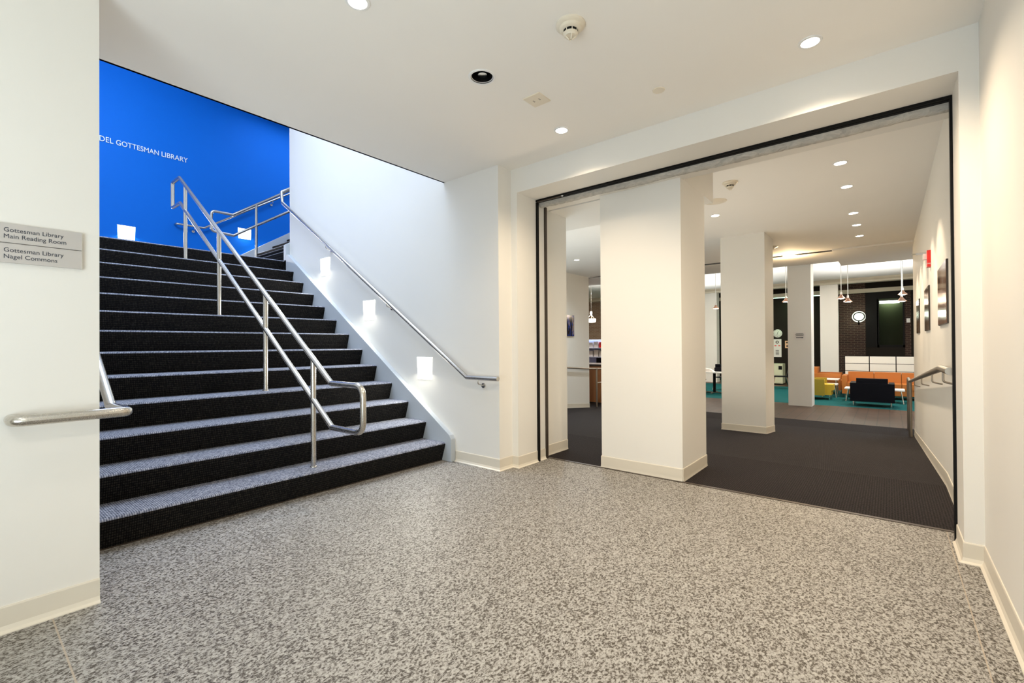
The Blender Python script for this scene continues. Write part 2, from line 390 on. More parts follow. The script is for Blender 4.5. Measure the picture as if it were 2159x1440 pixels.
struct('ceiling_hall', B((3.83, 10.33, YR, 6.2, CH, CH+0.1), (9.4, 10.33, 6.2, 13.4, CH, CH+0.1), (10.33, 12.5, YR-3, 0.80, CH-0.03, CH+0.6), (10.33, 10.42, 0.80, 13.4, CH, CH+0.6),
                        (10.62, 11.95, 0.80, 13.4, CH-0.005, CH+0.6)), M['ceil'])
struct('trim_4', B((10.42, 10.62, 0.80, 13.4, CH+0.005, CH+0.5)), M['black'])       # dark slot in the hall ceiling
struct('ceiling_lounge', B((11.95, 22.2, -3.2, 13.4, 3.42, 3.6)), M['ceil'])
struct('wall_lounge_right', B((10.9, 22.2, -3.4, -3.2, FL, 3.6)), M['wall'])
struct('wall_lounge_left', B((9.4, 22.2, 13.4, 13.6, FL, 3.6)), M['wall'])
struct('wall_corner', B((10.9, 11.1, -3.2, YR-0.2, FL, 3.4)), M['wall'])
# back wall of the lounge
XW = 21.8
struct('wall_brick', B((XW, XW+0.25, 0.67, 1.55, FL, 3.42), (XW, XW+0.25, -0.62, -0.45, FL, 3.0), (XW, XW+0.25, -3.2, -0.72, FL, 3.42)), M['brick'])
struct('wall_pale_brick', B((XW, XW+0.25, 8.0, 13.4, FL, 3.42)), M['brickpale'])
struct('wall_dark', B((XW, XW+0.25, 1.55, 8.0, FL, 3.42), (XW, XW+0.25, -0.72, -0.62, FL, 3.42), (XW, XW+0.25, -0.62, 0.67, 2.98, 3.42), (XW-0.02, XW+0.25, -0.45, 0.67, FL, 0.93)), M['darkwall'])
struct('trim_5', B((20.4, 20.75, -3.2, 13.4, 3.25, 3.32), (20.45, 20.7, -3.2, 13.4, 3.32, 3.42)), M['beam'])
struct('trim_6', B((21.6, XW+0.01, -3.2, 1.55, 2.98, 3.12), (21.6, XW+0.01, 1.55, 8.0, 3.0, 3.14)), M['beam'])
# corridor seen through the dark window
struct('wall_corridor', B((24.3, 24.4, -1.6, 2.2, FL, 3.2), (XW+0.25, 24.3, 2.1, 2.2, FL, 3.2), (XW+0.25, 24.3, -1.6, -1.5, FL, 3.2), (XW+0.25, 24.3, -1.6, 2.2, 2.95, 3.05), (XW+0.25, 24.3, -1.6, 2.2, FL-0.1, FL)), M['greenwall'])
wf = struct('window_1', B((XW-0.03, XW+0.04, 0.30, 0.67, 0.93, 2.98), (XW-0.03, XW+0.04, -0.45, 0.30, 2.72, 2.98), (XW-0.03, XW+0.04, -0.45, -0.40, 0.93, 2.72), (XW-0.03, XW+0.04, 0.27, 0.33, 0.93, 2.72), (XW-0.03, XW+0.04, -0.45, 0.3, 0.93, 1.02)), M['black'])

# cove bases
struct('baseboard_left', cove([(0.415, 2.71, 0), (-1.88, 2.71, 0)]), M['base'])
struct('baseboard_stair', cove([(3.09, 3.245, 0), (3.09, 2.685, 0), (3.27, 2.685, 0), (3.27, 2.615, 0), (3.558, 2.615, 0)][::-1]), M['base'])
struct('baseboard_jamb', cove([(3.60, 2.622, 0), (3.70, 2.622, 0)][::-1]), M['base'])
struct('baseboard_right', cove([(-1.88, YE, 0), (3.27, YE, 0), (3.27, -0.288, 0), (3.558, -0.288, 0)]), M['base'])
struct('baseboard_pier', cove([(4.19, 2.675, 0), (3.765, 2.675, 0)], flare=0.004), M['base'])
struct('baseboard_hall', cove([(3.765, YR, 0), (RX0, YR, 0), (RX1, YR, FL), (10.9, YR, FL)], flare=0.004), M['base'])
struct('baseboard_side', cove([(4.0, 6.0, 0), (RX0, 6.0, 0), (10.46, 6.0, rz(10.46))][::-1], flare=0.004), M['base'])

# ================================================================== STAIRS
R_, T_ = 0.181, 0.282; Y0 = 3.33; NS = 13
def step_prof(y, z, last=False, t=T_, r=R_):
    p = [(y+0.052, z-r)]; rad = 0.022
    for k in range(5):
        a = PI*(1.08+0.42*0) - 0  # nose
        a = PI - k*(PI/2)/4
        p.append((y+rad+rad*math.cos(a), z-rad+rad*math.sin(a)))
    p.insert(1, (y+0.004, z-rad-0.012))
    p += [(y+t+0.06 if not last else 9.349, z), (y+t+0.06 if not last else 9.349, z-r)]
    return p
def lit_tread(bm):
    "upward faces and the nose get the paler carpet, overhead light painted in"
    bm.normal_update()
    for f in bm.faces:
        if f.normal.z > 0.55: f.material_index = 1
st = thing('staircase', 'wide dark carpeted stair of thirteen steps rising to the blue wall', 'staircase', (1.75, 3.4, 0))
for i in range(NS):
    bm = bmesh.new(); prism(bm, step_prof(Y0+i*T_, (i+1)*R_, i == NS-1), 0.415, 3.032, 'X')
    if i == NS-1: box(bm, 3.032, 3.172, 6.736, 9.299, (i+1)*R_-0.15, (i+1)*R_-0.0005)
    lit_tread(bm); adopt(st, obj('step' if i < NS-1 else 'landing', bm, [M['carpet'], M['lit_tread']], smooth=True))
SL = R_/T_
bm = bmesh.new()
def nz(y): return R_ + (y-Y0)*SL
prism(bm, [(3.25, 0), (3.25, nz(3.25)+0.09), (3.275, nz(3.275)+0.11), (6.62, 2.353+0.075), (6.67, 2.353+0.08), (6.67, 2.2), (3.6, 0)], 3.032, 3.09, 'X')
adopt(st, obj('stringer', bm, M['string'], bevel=0.004))
bm = bmesh.new(); prism(bm, [(3.25, 0), (3.25, nz(3.25)+0.09), (3.275, nz(3.275)+0.11), (6.67, nz(6.67)+0.09), (6.67, 2.2), (3.6, 0)], 0.4151, 0.43, 'X')
adopt(st, obj('stringer', bm, M['string']))
LZ = NS*R_
up = thing('upper_staircase', 'dark carpeted flight climbing right along the blue wall', 'staircase', (3.1, 8.0, LZ))
XF = 3.12
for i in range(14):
    bm = bmesh.new(); pf = step_prof(XF+i*T_, LZ+(i+1)*R_); prism(bm, pf, 6.735, 9.30, 'Y'); lit_tread(bm)
    adopt(up, obj('step', bm, [M['carpet'], M['lit_tread']], smooth=True))
def nx(x): return LZ + R_ + (x-XF)*SL
for ya, yb in ((9.30, 9.3499), (6.6701, 6.735)):
    xs_ = 3.03 if ya < 7 else 2.86
    bm = bmesh.new(); prism(bm, [(xs_, LZ), (xs_, max(LZ+0.04, nx(xs_)+0.10)), (7.5, nx(7.5)+0.12), (7.5, nx(7.5)-0.3), (xs_+0.5, LZ)], ya, yb, 'Y')
    adopt(up, obj('stringer', bm, M['string'], bevel=0.003))

# ------------------------------------------------------------------ handrails on the stairs
RR = 0.021
def bracket(bm, rail, wall, drop=0.055, r=0.006, ros=0.022, axis='X'):
    "rod from under a rail, bent to a round rosette on the wall"
    rail = Vector(rail); wall = Vector(wall)
    p = [rail-Vector((0, 0, 0.02)), Vector((rail.x, rail.y, rail.z-drop)), Vector((wall.x, wall.y, rail.z-drop-0.02))]
    tube(bm, fillet(p, 0.03), r, 10)
    b2 = bmesh.new(); lathe(b2, [(0, -0.006), (ros, -0.006), (ros, 0.006), (0, 0.006)], (wall.x, wall.y, rail.z-drop-0.02), 16, axis)
    return b2
def sub(t, part, o):
    o.data.transform(Matrix.Translation(-Vector(t.location))); o.parent = part
def add_bracket(t, rail, wall, **k):
    bm = bmesh.new(); b2 = bracket(bm, rail, wall, **k)
    p = obj('bracket', bm, M['steel'], smooth=True); adopt(t, p)
    sub(t, p, obj('rosette', b2, M['steel'], smooth=True))
XC = 1.784
cr = thing('centre_handrail', 'steel centre rail with two bars and closed loops down the middle of the stairs', 'handrail', (XC, 4.9, 0.9))
a = [(XC, 7.05, 3.215), (XC, 6.77, 3.215), (XC, 3.20, 0.845), (XC, 2.785, 0.845), (XC, 2.785, 0.520), (XC, 3.19, 0.520), (XC, 6.74, 2.895), (XC, 7.05, 2.895)]
adopt(cr, obj('rail', T(fillet(a, [0.03, 0.012, 0.012, 0.085, 0.085, 0.012, 0.012, 0.03], True), RR, closed=True, seg=18), M['steel'], smooth=True))
for k, yp in ((1, 3.468), (4, 4.325), (8, 5.451), (12, 6.548)):
    zt = 0.845 + (yp-3.20)*(3.215-0.845)/3.57
    bm = T([(XC, yp, k*R_), (XC, yp, zt)], RR-0.0005, seg=18)
    p_ = obj('post', bm, M['steel'], smooth=True); adopt(cr, p_)
    b2 = bmesh.new(); lathe(b2, [(0.0, 0.0), (RR+0.006, 0.0), (RR+0.005, 0.008), (RR, 0.010)], (XC, yp, k*R_+0.001), 20)
    sub(cr, p_, obj('collar', b2, M['steel'], smooth=True))
rr = thing('wall_handrail', 'steel handrail on the white wall right of the stairs, stepping up at its top', 'handrail', (3.09, 4.8, 1.8))
a = [(3.01, 2.63, 0.825), (3.01, 3.01, 0.825), (3.01, 6.725, 3.185), (3.01, 6.75, 3.345), (6.2, 6.75, 3.345+3.19*SL)]
adopt(rr, obj('rail', T(fillet(a, [0, 0.012, 0.012, 0.012, 0]), RR, seg=18), M['steel'], smooth=True))
for y in (2.87, 4.24, 5.52):
    z = 0.825 if y < 3.01 else 0.825+(y-3.01)*0.6353
    add_bracket(rr, (3.01, y, z), (3.083, y, z))
lr = thing('corner_handrail', 'steel handrail bending around the corner of the near left wall', 'handrail', (0.46, 2.7, 0.8))
a = [(0.21, 2.695, 0.838), (0.165, 2.63, 0.838), (0.50, 2.628, 0.838), (0.50, 2.975, 0.825), (0.50, 6.70, 0.825+3.725*0.636)]
a = [(0.150, 2.70, 0.838), (0.150, 2.625, 0.838), (0.497, 2.625, 0.838), (0.500, 2.985, 0.828), (0.500, 6.72, 0.828+3.735*0.636)]
adopt(lr, obj('rail', T(fillet(a, [0, 0.06, 0.03, 0.02, 0]), 0.022, seg=20), M['steel'], smooth=True))
for y in (3.06, 4.6, 6.1):
    z = 0.828+(y-2.985)*0.636
    add_bracket(lr, (0.5, y, z), (0.422, y, z), drop=0.085, r=0.007)
mr = thing('landing_handrail', 'steel rail with two bars and a loop standing on the upper flight', 'handrail', (3.16, 8.0, LZ))
SU = 0.655
a = [(2.515, 8.0, 3.205), (2.81, 8.0, 3.20), (6.0, 8.0, 3.20+3.19*0.69), (6.0, 8.0, 2.875+3.18*SU), (2.82, 8.0, 2.875), (2.515, 8.0, 2.895)]
adopt(mr, obj('rail', T(fillet(a, [0.06, 0.012, 0.02, 0.02, 0.012, 0.06], True), RR, closed=True), M['steel'], smooth=True))
for x in (3.16, 4.29, 5.42):
    k = round((x-XF)/T_)
    adopt(mr, obj('post', T([(x, 8.0, nx(XF+k*T_)), (x, 8.0, 3.20+(x-2.81)*0.69)], RR-0.0005), M['steel'], smooth=True))
br = thing('blue_wall_handrail', 'steel handrail mounted along the blue wall', 'handrail', (3.0, 9.35, 3.2))
a = [(2.40, 9.34, 3.20), (2.40, 9.27, 3.20), (2.80, 9.27, 3.20), (6.0, 9.27, 3.20+3.2*0.655)]
adopt(br, obj('rail', T(fillet(a, [0, 0.03, 0.015, 0]), RR-0.002), M['steel'], smooth=True))
for x in (2.66, 3.97, 5.2):
    z = 3.20+max(0, x-2.80)*0.655
    add_bracket(br, (x, 9.27, z), (x, 9.343, z), axis='Y')

# ------------------------------------------------------------------ step lights
def step_light(kind, c, w_, h_, label, power):
    if kind == 'X':
        x, y, z = c; q = w_/2; k = q*0.88
        bm = bmesh.new(); prism(bm, [(y-q, z+h_/2), (y+q, z+h_/2), (y+k, z-h_/2), (y-k, z-h_/2)], x-0.004, x+0.02, 'X')
        t_ = thing('step_light', label, 'wall light', (x, y, z), 'stair wall step lights'); adopt(t_, obj('lens', bm, M['step']))
        bm = B((x-0.003, x+0.02, y-q-0.006, y+q+0.006, z+h_/2, z+h_/2+0.006)); adopt(t_, obj('housing', bm, M['white']))
        area('step_light_glow', (x-0.03, y, z), (-1, 0, -0.5), w_, h_, power, (1, 0.97, 0.85))
    else:
        x, y, z = c; q = w_/2; k = q*0.95
        bm = bmesh.new(); prism(bm, [(x-q, z+h_/2), (x+q, z+h_/2), (x+k, z-h_/2), (x-k, z-h_/2)], y-0.004, y+0.02, 'Y')
        t_ = thing('step_light', label, 'wall light', (x, y, z), 'stair wall step lights'); adopt(t_, obj('lens', bm, M['step']))
        bm = B((x-q-0.006, x+q+0.006, y-0.003, y+0.02, z+h_/2, z+h_/2+0.006)); adopt(t_, obj('housing', bm, M['white']))
        area('step_light_glow', (x, y-0.03, z), (0, -1, -0.5), w_, h_, power, (1, 0.97, 0.9))
step_light('X', (3.09, 5.68, 2.155), 0.235, 0.225, 'glowing square step light highest up the white stair wall', 6)
step_light('X', (3.09, 4.69, 1.535), 0.235, 0.225, 'glowing square step light halfway up the white stair wall', 6)
step_light('X', (3.09, 3.70, 0.885), 0.235, 0.225, 'glowing square step light lowest on the white stair wall', 6)
step_light('Y', (1.755, 9.35, 2.94), 0.22, 0.21, 'glowing square step light at the left of the blue wall', 8)
step_light('Y', (3.487, 9.35, 3.235), 0.225, 0.19, 'glowing square step light behind the rails on the blue wall', 8)

# ------------------------------------------------------------------ signs and lettering
t_ = thing('wall_lettering', 'pale raised letters reading a library name on the blue wall', 'lettering', (1.432, 9.35, 4.298))
for txt, x_, w_ in (('DEL', 0.0, 0.164), ('GOTTESMAN', 0.196, 0.546), ('LIBRARY', 0.780, 0.368)):
    lettering('word', txt, M['ltext'], (1.432+x_, 9.343, 4.298), (1, 0, 0), (0, 0, 1), w_, 0.080, 0.012, t_)
def sign(z0, z1, lines, label):
    t_ = thing('wall_sign', label, 'sign', (0.225, 2.71, z0), 'library signs on the near left wall')
    adopt(t_, obj('plate', B((0.085, 0.355, 2.697, 2.7099, z0+0.001, z1-0.001)), M['plate'], bevel=0.0008, seg=1))
    adopt(t_, obj('edge_trim', B((0.355, 0.3575, 2.696, 2.7099, z0, z1)), M['chrome']))
    for txt, z, wd in lines:
        lettering('lettering', txt, M['text'], (0.129, 2.6962, z), (1, 0, 0), (0, 0, 1), wd, 0.0165, 0.0008, t_)
sign(1.542, 1.620, [('Gottesman Library', 1.5855, 0.170), ('Main Reading Room', 1.560, 0.178)], 'upper grey sign plate on the near left wall, reading room line')
sign(1.462, 1.540, [('Gottesman Library', 1.5055, 0.170), ('Nagel Commons', 1.480, 0.151)], 'lower grey sign plate on the near left wall, commons line')

# ------------------------------------------------------------------ entrance ceiling fixtures
def downlight(x, y, z, label, r=0.043, ma='lamp', group='lit downlights in the entrance ceiling'):
    t_ = thing('downlight', label, 'ceiling light', (x, y, z), group)
    bm = bmesh.new(); lathe(bm, [(r, 0.0), (r+0.014, 0.0), (r+0.012, -0.004), (r, -0.006), (r, 0.0)], (x, y, z)); adopt(t_, obj('trim_ring', bm, M['white'], smooth=True))
    bm = bmesh.new(); lathe(bm, [(0, -0.0025), (r, -0.0025), (r, 0.0), (0, 0.0)], (x, y, z)); adopt(t_, obj('lens', bm, M[ma]))
    return t_
downlight(2.903, 0.31, CE, 'lit downlight in the entrance ceiling nearest the right wall')
downlight(2.896, 1.882, CE, 'small lit downlight in the entrance ceiling beside the header')
downlight(1.199, 1.902, CE, 'lit downlight at the top edge of the photo above the stairs')
DN = (0, 0, -1)
spot('lamp', (2.903, 0.31, CE-0.02), DN, 98, WARM, 140, 1.0, 0.04)
spot('lamp', (2.896, 1.882, CE-0.02), DN, 66, WARM, 140, 1.0, 0.04)
spot('lamp', (1.199, 1.902, CE-0.02), (0.38, -0.2, -1), 36, (1, 0.87, 0.70), 128, 1.0, 0.04)
spot('lamp', (1.199, 0.31, CE-0.02), (0.35, 0.05, -1), 50, (1, 0.87, 0.70), 130, 1.0, 0.04)  # assumed downlight outside the view, no fixture built
spot('lamp', (-0.5, 1.9, CE-0.02), DN, 6, (0.95, 0.97, 1), 150, 0.9, 0.04)  # assumed lamp behind the viewer, fixture not built
spot('lamp', (-0.5, 0.31, CE-0.02), DN, 35, NEUT, 150, 0.9, 0.04)  # another assumed lamp behind the viewer, without a fixture

cx, cy = 2.015, 1.872
t_ = thing('recessed_downlight', 'unlit round recessed downlight with black inside and chrome reflector', 'ceiling light', (cx, cy, CE))
bm = bmesh.new(); lathe(bm, [(0.062, 0.004), (0.082, 0.0), (0.080, -0.004), (0.069, -0.005), (0.066, -0.002)], (cx, cy, CE), 40); adopt(t_, obj('trim_ring', bm, M['white'], smooth=True))
bm = bmesh.new(); lathe(bm, [(0.066, -0.003), (0.0675, -0.003), (0.062, 0.16), (0.0, 0.16)], (cx, cy, CE), 40); adopt(t_, obj('baffle', bm, M['black'], smooth=True))
bm = bmesh.new(); lathe(bm, [(0.0, 0.024), (0.028, 0.024), (0.029, 0.050), (0.044, 0.070), (0.042, 0.074), (0.0, 0.076)], (cx+0.018, cy+0.013, CE), 40); lathe(bm, [(0.0628, 0.128), (0.0622, 0.1595), (0.058, 0.1595)], (cx, cy, CE), 40); adopt(t_, obj('reflector', bm, M['chrome'], smooth=True))

def detector(x, y, z, label, s=1.0):
    t_ = thing('smoke_detector', label, 'smoke detector', (x, y, z))
    bm = bmesh.new(); lathe(bm, [(0, 0), (0.074*s, 0), (0.074*s, -0.008*s), (0.068*s, -0.013*s), (0.056*s, -0.016*s), (0.054*s, -0.028*s), (0.046*s, -0.033*s), (0, -0.033*s)], (x, y, z), 40); adopt(t_, obj('base', bm, M['ivory'], smooth=True))
    bm = bmesh.new(); lathe(bm, [(0, -0.032*s), (0.037*s, -0.032*s), (0.036*s, -0.047*s), (0, -0.047*s)], (x, y, z), 32); adopt(t_, obj('sensing_gap', bm, M['black'], smooth=True))
    bm = bmesh.new(); lathe(bm, [(0, -0.045*s), (0.037*s, -0.045*s), (0.036*s, -0.052*s), (0.030*s, -0.056*s), (0.028*s, -0.060*s), (0, -0.060*s)], (x, y, z), 32)
    for i in range(8):
        a_ = 2*PI*i/8; c_ = Vector((x+0.036*s*math.cos(a_), y+0.036*s*math.sin(a_), 0)); d_ = 0.002*s
        box(bm, c_.x-d_, c_.x+d_, c_.y-d_, c_.y+d_, z-0.047*s, z-0.031*s)
    for i in range(4):
        a_ = PI/4+2*PI*i/4; tube(bm, [(x+0.026*s*math.cos(a_), y+0.026*s*math.sin(a_), z-0.058*s), (x+0.008*s*math.cos(a_), y+0.008*s*math.sin(a_), z-0.076*s)], 0.0035*s, 8)
    adopt(t_, obj('cap', bm, M['ivory'], smooth=True)); return t_
detector(1.969, 1.222, CE, 'ivory smoke detector on the entrance ceiling')
t_ = thing('ceiling_outlet', 'square ivory cover plate with small slots on the entrance ceiling', 'cover plate', (2.429, 1.769, CE))
adopt(t_, obj('plate', B((2.429-0.066, 2.429+0.066, 1.769-0.064, 1.769+0.064, CE-0.007, CE)), M['ivory'], bevel=0.003))
for dx, dy in ((-0.018, 0.022), (-0.006, 0.022), (-0.018, -0.022), (-0.006, -0.022)):
    adopt(t_, obj('slot', B((2.44+dx-0.0025, 2.44+dx+0.0025, 1.769+dy-0.004, 1.769+dy+0.004, CE-0.0078, CE-0.006)), M['dark']))
bm = bmesh.new(); lathe(bm, [(0, 0), (0.038, 0), (0.038, -0.003), (0.036, -0.005), (0, -0.005)], (2.836, 1.112, CE), 36)
tag(origin(obj('blank_cover', bm, M['ivory'], smooth=True), (2.836, 1.112, CE)), 'small round blank cover disc on the entrance ceiling', 'cover plate')

# ------------------------------------------------------------------ fire curtain at the opening
fc = thing('fire_curtain', 'black overhead track with rolled grey fabric curtain across the wide opening', 'curtain', (3.62, 1.17, 2.5))
YA, YB = -0.289, 2.6215
adopt(fc, obj('track', B((3.561, 3.580, YA, YB, 2.497, 2.5118), (3.584, 3.612, YA, YB, 2.494, 2.540), (3.561, 3.612, YA, YB, 2.530, 2.5599)), M['black']))
adopt(fc, obj('bottom_bar', T([(3.587, YA+0.002, 2.4985), (3.587, YB-0.002, 2.4985)], 0.0028, seg=8), M['steeld'], smooth=True))
bm = bmesh.new(); ny = 150; prof = [(3.614, 2.55), (3.612, 2.50), (3.618, 2.478), (3.632, 2.462), (3.655, 2.456), (3.680, 2.462), (3.690, 2.48), (3.692, 2.55)]
rows = []
for i in range(ny+1):
    y = YA+0.003+(YB-YA-0.006)*i/ny
    rows.append([bm.verts.new((px_+random.uniform(-0.003, 0.003), y+random.uniform(-0.004, 0.004) if 0 < i < ny else y, pz_+random.uniform(-0.0025, 0.0025)+0.003*math.sin(y*9+px_*40))) for px_, pz_ in prof])
for a_, b_ in zip(rows, rows[1:]):
    for j_ in range(len(prof)-1): bm.faces.new((a_[j_], a_[j_+1], b_[j_+1], b_[j_]))
bm.faces.new(rows[0]); bm.faces.new(rows[-1]); bmesh.ops.recalc_face_normals(bm, faces=bm.faces)
adopt(fc, obj('fabric_roll', bm, M['fabric'], smooth=True))
adopt(fc, obj('motor_bracket', B((3.563, 3.583, 2.33, 2.60, 2.490, 2.503)), M['dark']))
bm = bmesh.new(); lathe(bm, [(0, -0.006), (0.009, -0.006), (0.009, 0.006), (0, 0.006)], (3.572, 2.32, 2.497), 12, 'X'); adopt(fc, obj('roller_bolt', bm, M['white']))
adopt(fc, obj('guide_channel', B((3.5605, 3.590, 2.600, 2.6219, 0.0, 2.486)), M['black']))
adopt(fc, obj('guide_channel', B((3.705, 3.7349, 2.606, 2.6219, 0.0, 2.476)), M['dark']))
adopt(fc, obj('guide_channel', B((3.5605, 3.600, -0.2894, -0.276, 0.0, 2.504)), M['black']))

# ------------------------------------------------------------------ pillars
def pillar(x0, x1, y0, y1, zt, label, base=True, zb=None, ma='wall'):
    t_ = thing('pillar', label, 'pillar', ((x0+x1)/2, (y0+y1)/2, zb if zb is not None else rz(x0)))
    b0 = (zb if zb is not None else rz(x1))-0.02
    adopt(t_, obj('shaft', B((x0, x1, y0, y1, b0, zt)), M[ma], bevel=0.004, seg=1))
    if base:
        z0, z1 = (zb, zb) if zb is not None else (rz(x0), rz(x1))
        p = [(x0, y0, z0), (x0, y1, z0), (x1, y1, z1), (x1, y0, z1), (x0, y0, z0)]
        adopt(t_, obj('baseboard', cove(p, flare=0.003), M['base']))
    return t_
pillar(3.765, 4.39, 1.303, 2.035, CH, 'wide cream pillar nearest, just beyond the opening')
pillar(8.01, 8.68, 1.482, 2.128, CH, 'cream pillar in the middle of the carpeted ramp')
pillar(14.05, 14.60, 1.545, 2.068, 3.42, 'cream pillar on the brown tile with an arrow notice', False, FL)
pillar(20.5, 20.72, 1.42, 1.97, 3.3, 'narrow pale pillar in front of the brick wall', False, FL)
pillar(20.5, 20.9, 5.62, 6.30, 3.3, 'pale pillar far back behind the study table', False, FL)

# ------------------------------------------------------------------ hall ceiling fixtures
for x, y, lb in ((5.413, 0.345, 'nearest lit downlight in the hall row along the right wall'), (6.278, 0.345, 'second lit downlight in the hall row along the right wall'),
              (7.627, 0.35, 'third lit downlight in the hall row along the right wall'), (8.43, 0.35, 'fourth lit downlight in the hall row along the right wall'),
              (9.325, 0.35, 'farthest lit downlight in the hall row along the right wall')):
    downlight(x, y, CH, lb, 0.05, group='lit downlights in the hall ceiling')
    spot('lamp', (x, y, CH-0.02), (0, -0.12, -1), 58, WARM, 82, 0.35, 0.02)
    if x < 7: spot('lamp', (x, y, CH-0.02), (-0.25, 0.35, -1), 26, WARM, 130, 1.0, 0.05)
downlight(6.534, 1.796, CH, 'lit downlight beside the wide near pillar', 0.05, group='lit downlights in the hall ceiling')
spot('lamp', (6.534, 1.796, CH-0.02), DN, 20, WARM, 140, 0.8, 0.04)
downlight(8.127, 4.935, CH, 'lit downlight seen in the narrow gap left of the near pillar', 0.05, group='lit downlights in the hall ceiling')
spot('lamp', (8.127, 4.935, CH-0.02), DN, 150, COOL, 150, 0.8, 0.04)
spot('lamp', (5.4, 4.3, CH-0.02), DN, 45, NEUT, 150, 0.8, 0.04)  # assumed hall lamp out of view, no fixture here
spot('lamp', (5.3, 2.3, CH-0.02), DN, 10, WARM, 150, 0.8, 0.04)  # assumed lamp hidden behind the near pillar, added for light
t_ = thing('warm_downlight', 'large glaring warm downlight at the dark ceiling slot', 'ceiling light', (10.45, 1.50, CH))
bm = bmesh.new(); lathe(bm, [(0, -0.045), (0.10, -0.04), (0.12, 0.0), (0, 0.0)], (10.50, 1.50, CH)); adopt(t_, obj('lens', bm, M['lampw']))
bm = bmesh.new(); lathe(bm, [(0.10, 0.002), (0.125, 0.002), (0.12, -0.012), (0.10, -0.012)], (10.50, 1.50, CH)); adopt(t_, obj('trim_ring', bm, M['white'], smooth=True))
point('lamp', (10.50, 1.50, CH-0.18), 26, (1, 0.72, 0.40), 0.08)
detector(5.30, 1.305, CH, 'ivory smoke detector on the hall ceiling', 1.05)
bm = bmesh.new(); lathe(bm, [(0, -0.012), (0.085, -0.014), (0.10, -0.006), (0.13, -0.003), (0.132, 0), (0, 0)], (5.895, 1.62, CH), 36)
tag(origin(obj('ceiling_speaker', bm, M['ivory'], smooth=True), (5.895, 1.62, CH)), 'round ceiling speaker partly hidden behind the near pillar', 'speaker')
bm = bmesh.new(); lathe(bm, [(0, -0.05), (0.04, -0.05), (0.05, -0.03), (0.10, -0.012), (0.11, 0), (0, 0)], (9.35, 1.62, CH), 28)
tag(origin(obj('ceiling_sensor', bm, M['ivory'], smooth=True), (9.35, 1.62, CH)), 'small round ceiling sensor beside the middle pillar', 'sensor')

# ------------------------------------------------------------------ right hall wall: photographs, alarm, handrail
for (x0, x1, z0, z1, ma, lb) in ((4.67, 5.42, 1.262, 1.740, 'ph1', 'nearest framed photograph on the right hall wall, orange brown tones'),
                             (6.62, 7.34, 1.250, 1.732, 'ph2', 'middle framed photograph on the right hall wall, dark with orange edge'),
                             (8.66, 9.40, 1.250, 1.736, 'ph2', 'farthest framed photograph on the right hall wall')):
    t_ = thing('framed_photograph', lb, 'picture', (x0, YR, z0), 'photographs on the right hall wall')
    adopt(t_, obj('backing', B((x0, x1, YR, YR+0.012, z0, z1)), M['dark'], bevel=0.002, seg=1))
    adopt(t_, obj('print', B((x0+0.004, x1-0.004, YR+0.012, YR+0.014, z0+0.004, z1-0.004)), M[ma]))
t_ = thing('fire_alarm', 'red fire alarm box with white strobe high on the right hall wall', 'alarm', (6.45, YR, 2.0))
adopt(t_, obj('body', B((6.42, 6.53, YR, YR+0.03, 1.905, 2.075)), M['red'], bevel=0.006))
adopt(t_, obj('strobe', B((6.45, 6.50, YR+0.03, YR+0.06, 1.985, 2.045)), M['white'], bevel=0.008))
lettering('lettering', 'FIRE', M['white'], (6.4195, YR+0.027, 1.93), (0, -1, 0), (0, 0, 1), 0.024, 0.012, 0.001, t_)
t_ = thing('sidewall_sprinkler', 'white sidewall sprinkler pipe sticking out beside the red alarm', 'sprinkler', (6.95, YR, 2.12))
bm = T([(6.95, YR, 2.12), (6.95, YR+0.10, 2.12)], 0.014); lathe(bm, [(0.0, 0), (0.032, 0), (0.030, 0.008), (0, 0.010)], (6.95, YR, 2.12), 20, 'Y'); adopt(t_, obj('pipe', bm, M['white'], smooth=True))
bm = T([(6.95, YR+0.10, 2.12), (6.95, YR+0.13, 2.12)], 0.007); box(bm, 6.925, 6.975, YR+0.13, YR+0.134, 2.105, 2.14); adopt(t_, obj('deflector', bm, M['chrome']))

YH = -0.28
hr = thing('ramp_handrail', 'dark steel handrail on the right hall wall sloping down the ramp', 'handrail', (4.4, YR, 0.9))
a = [(3.76, YH, 0.948), (4.37, YH, 0.940), (10.55, YH, 0.440), (11.46, YH, 0.435)]
adopt(hr, obj('rail', T(fillet(a, [0, 0.02, 0.02, 0]), 0.0235, seg=18), M['steeld'], smooth=True))
for x in (4.22, 5.25, 6.9, 8.8):
    z = 0.94 if x < 4.37 else 0.94-(x-4.37)*0.0809
    bm = bmesh.new(); p = [(x, YH, z-0.015), (x, YH, z-0.085), (x, YR, z-0.10)]
    tube(bm, fillet(p, 0.02), 0.0065, 10); adopt(hr, obj('bracket', bm, M['steeld'], smooth=True))
for x in (10.60, 11.44):
    adopt(hr, obj('post', T([(x, YH, rz(x)), (x, YH, 0.437)], 0.026), M['steeld'], smooth=True))
adopt(hr, obj('lower_bar', T([(10.60, YH, 0.06), (11.44, YH, 0.06)], 0.014), M['steeld'], smooth=True))

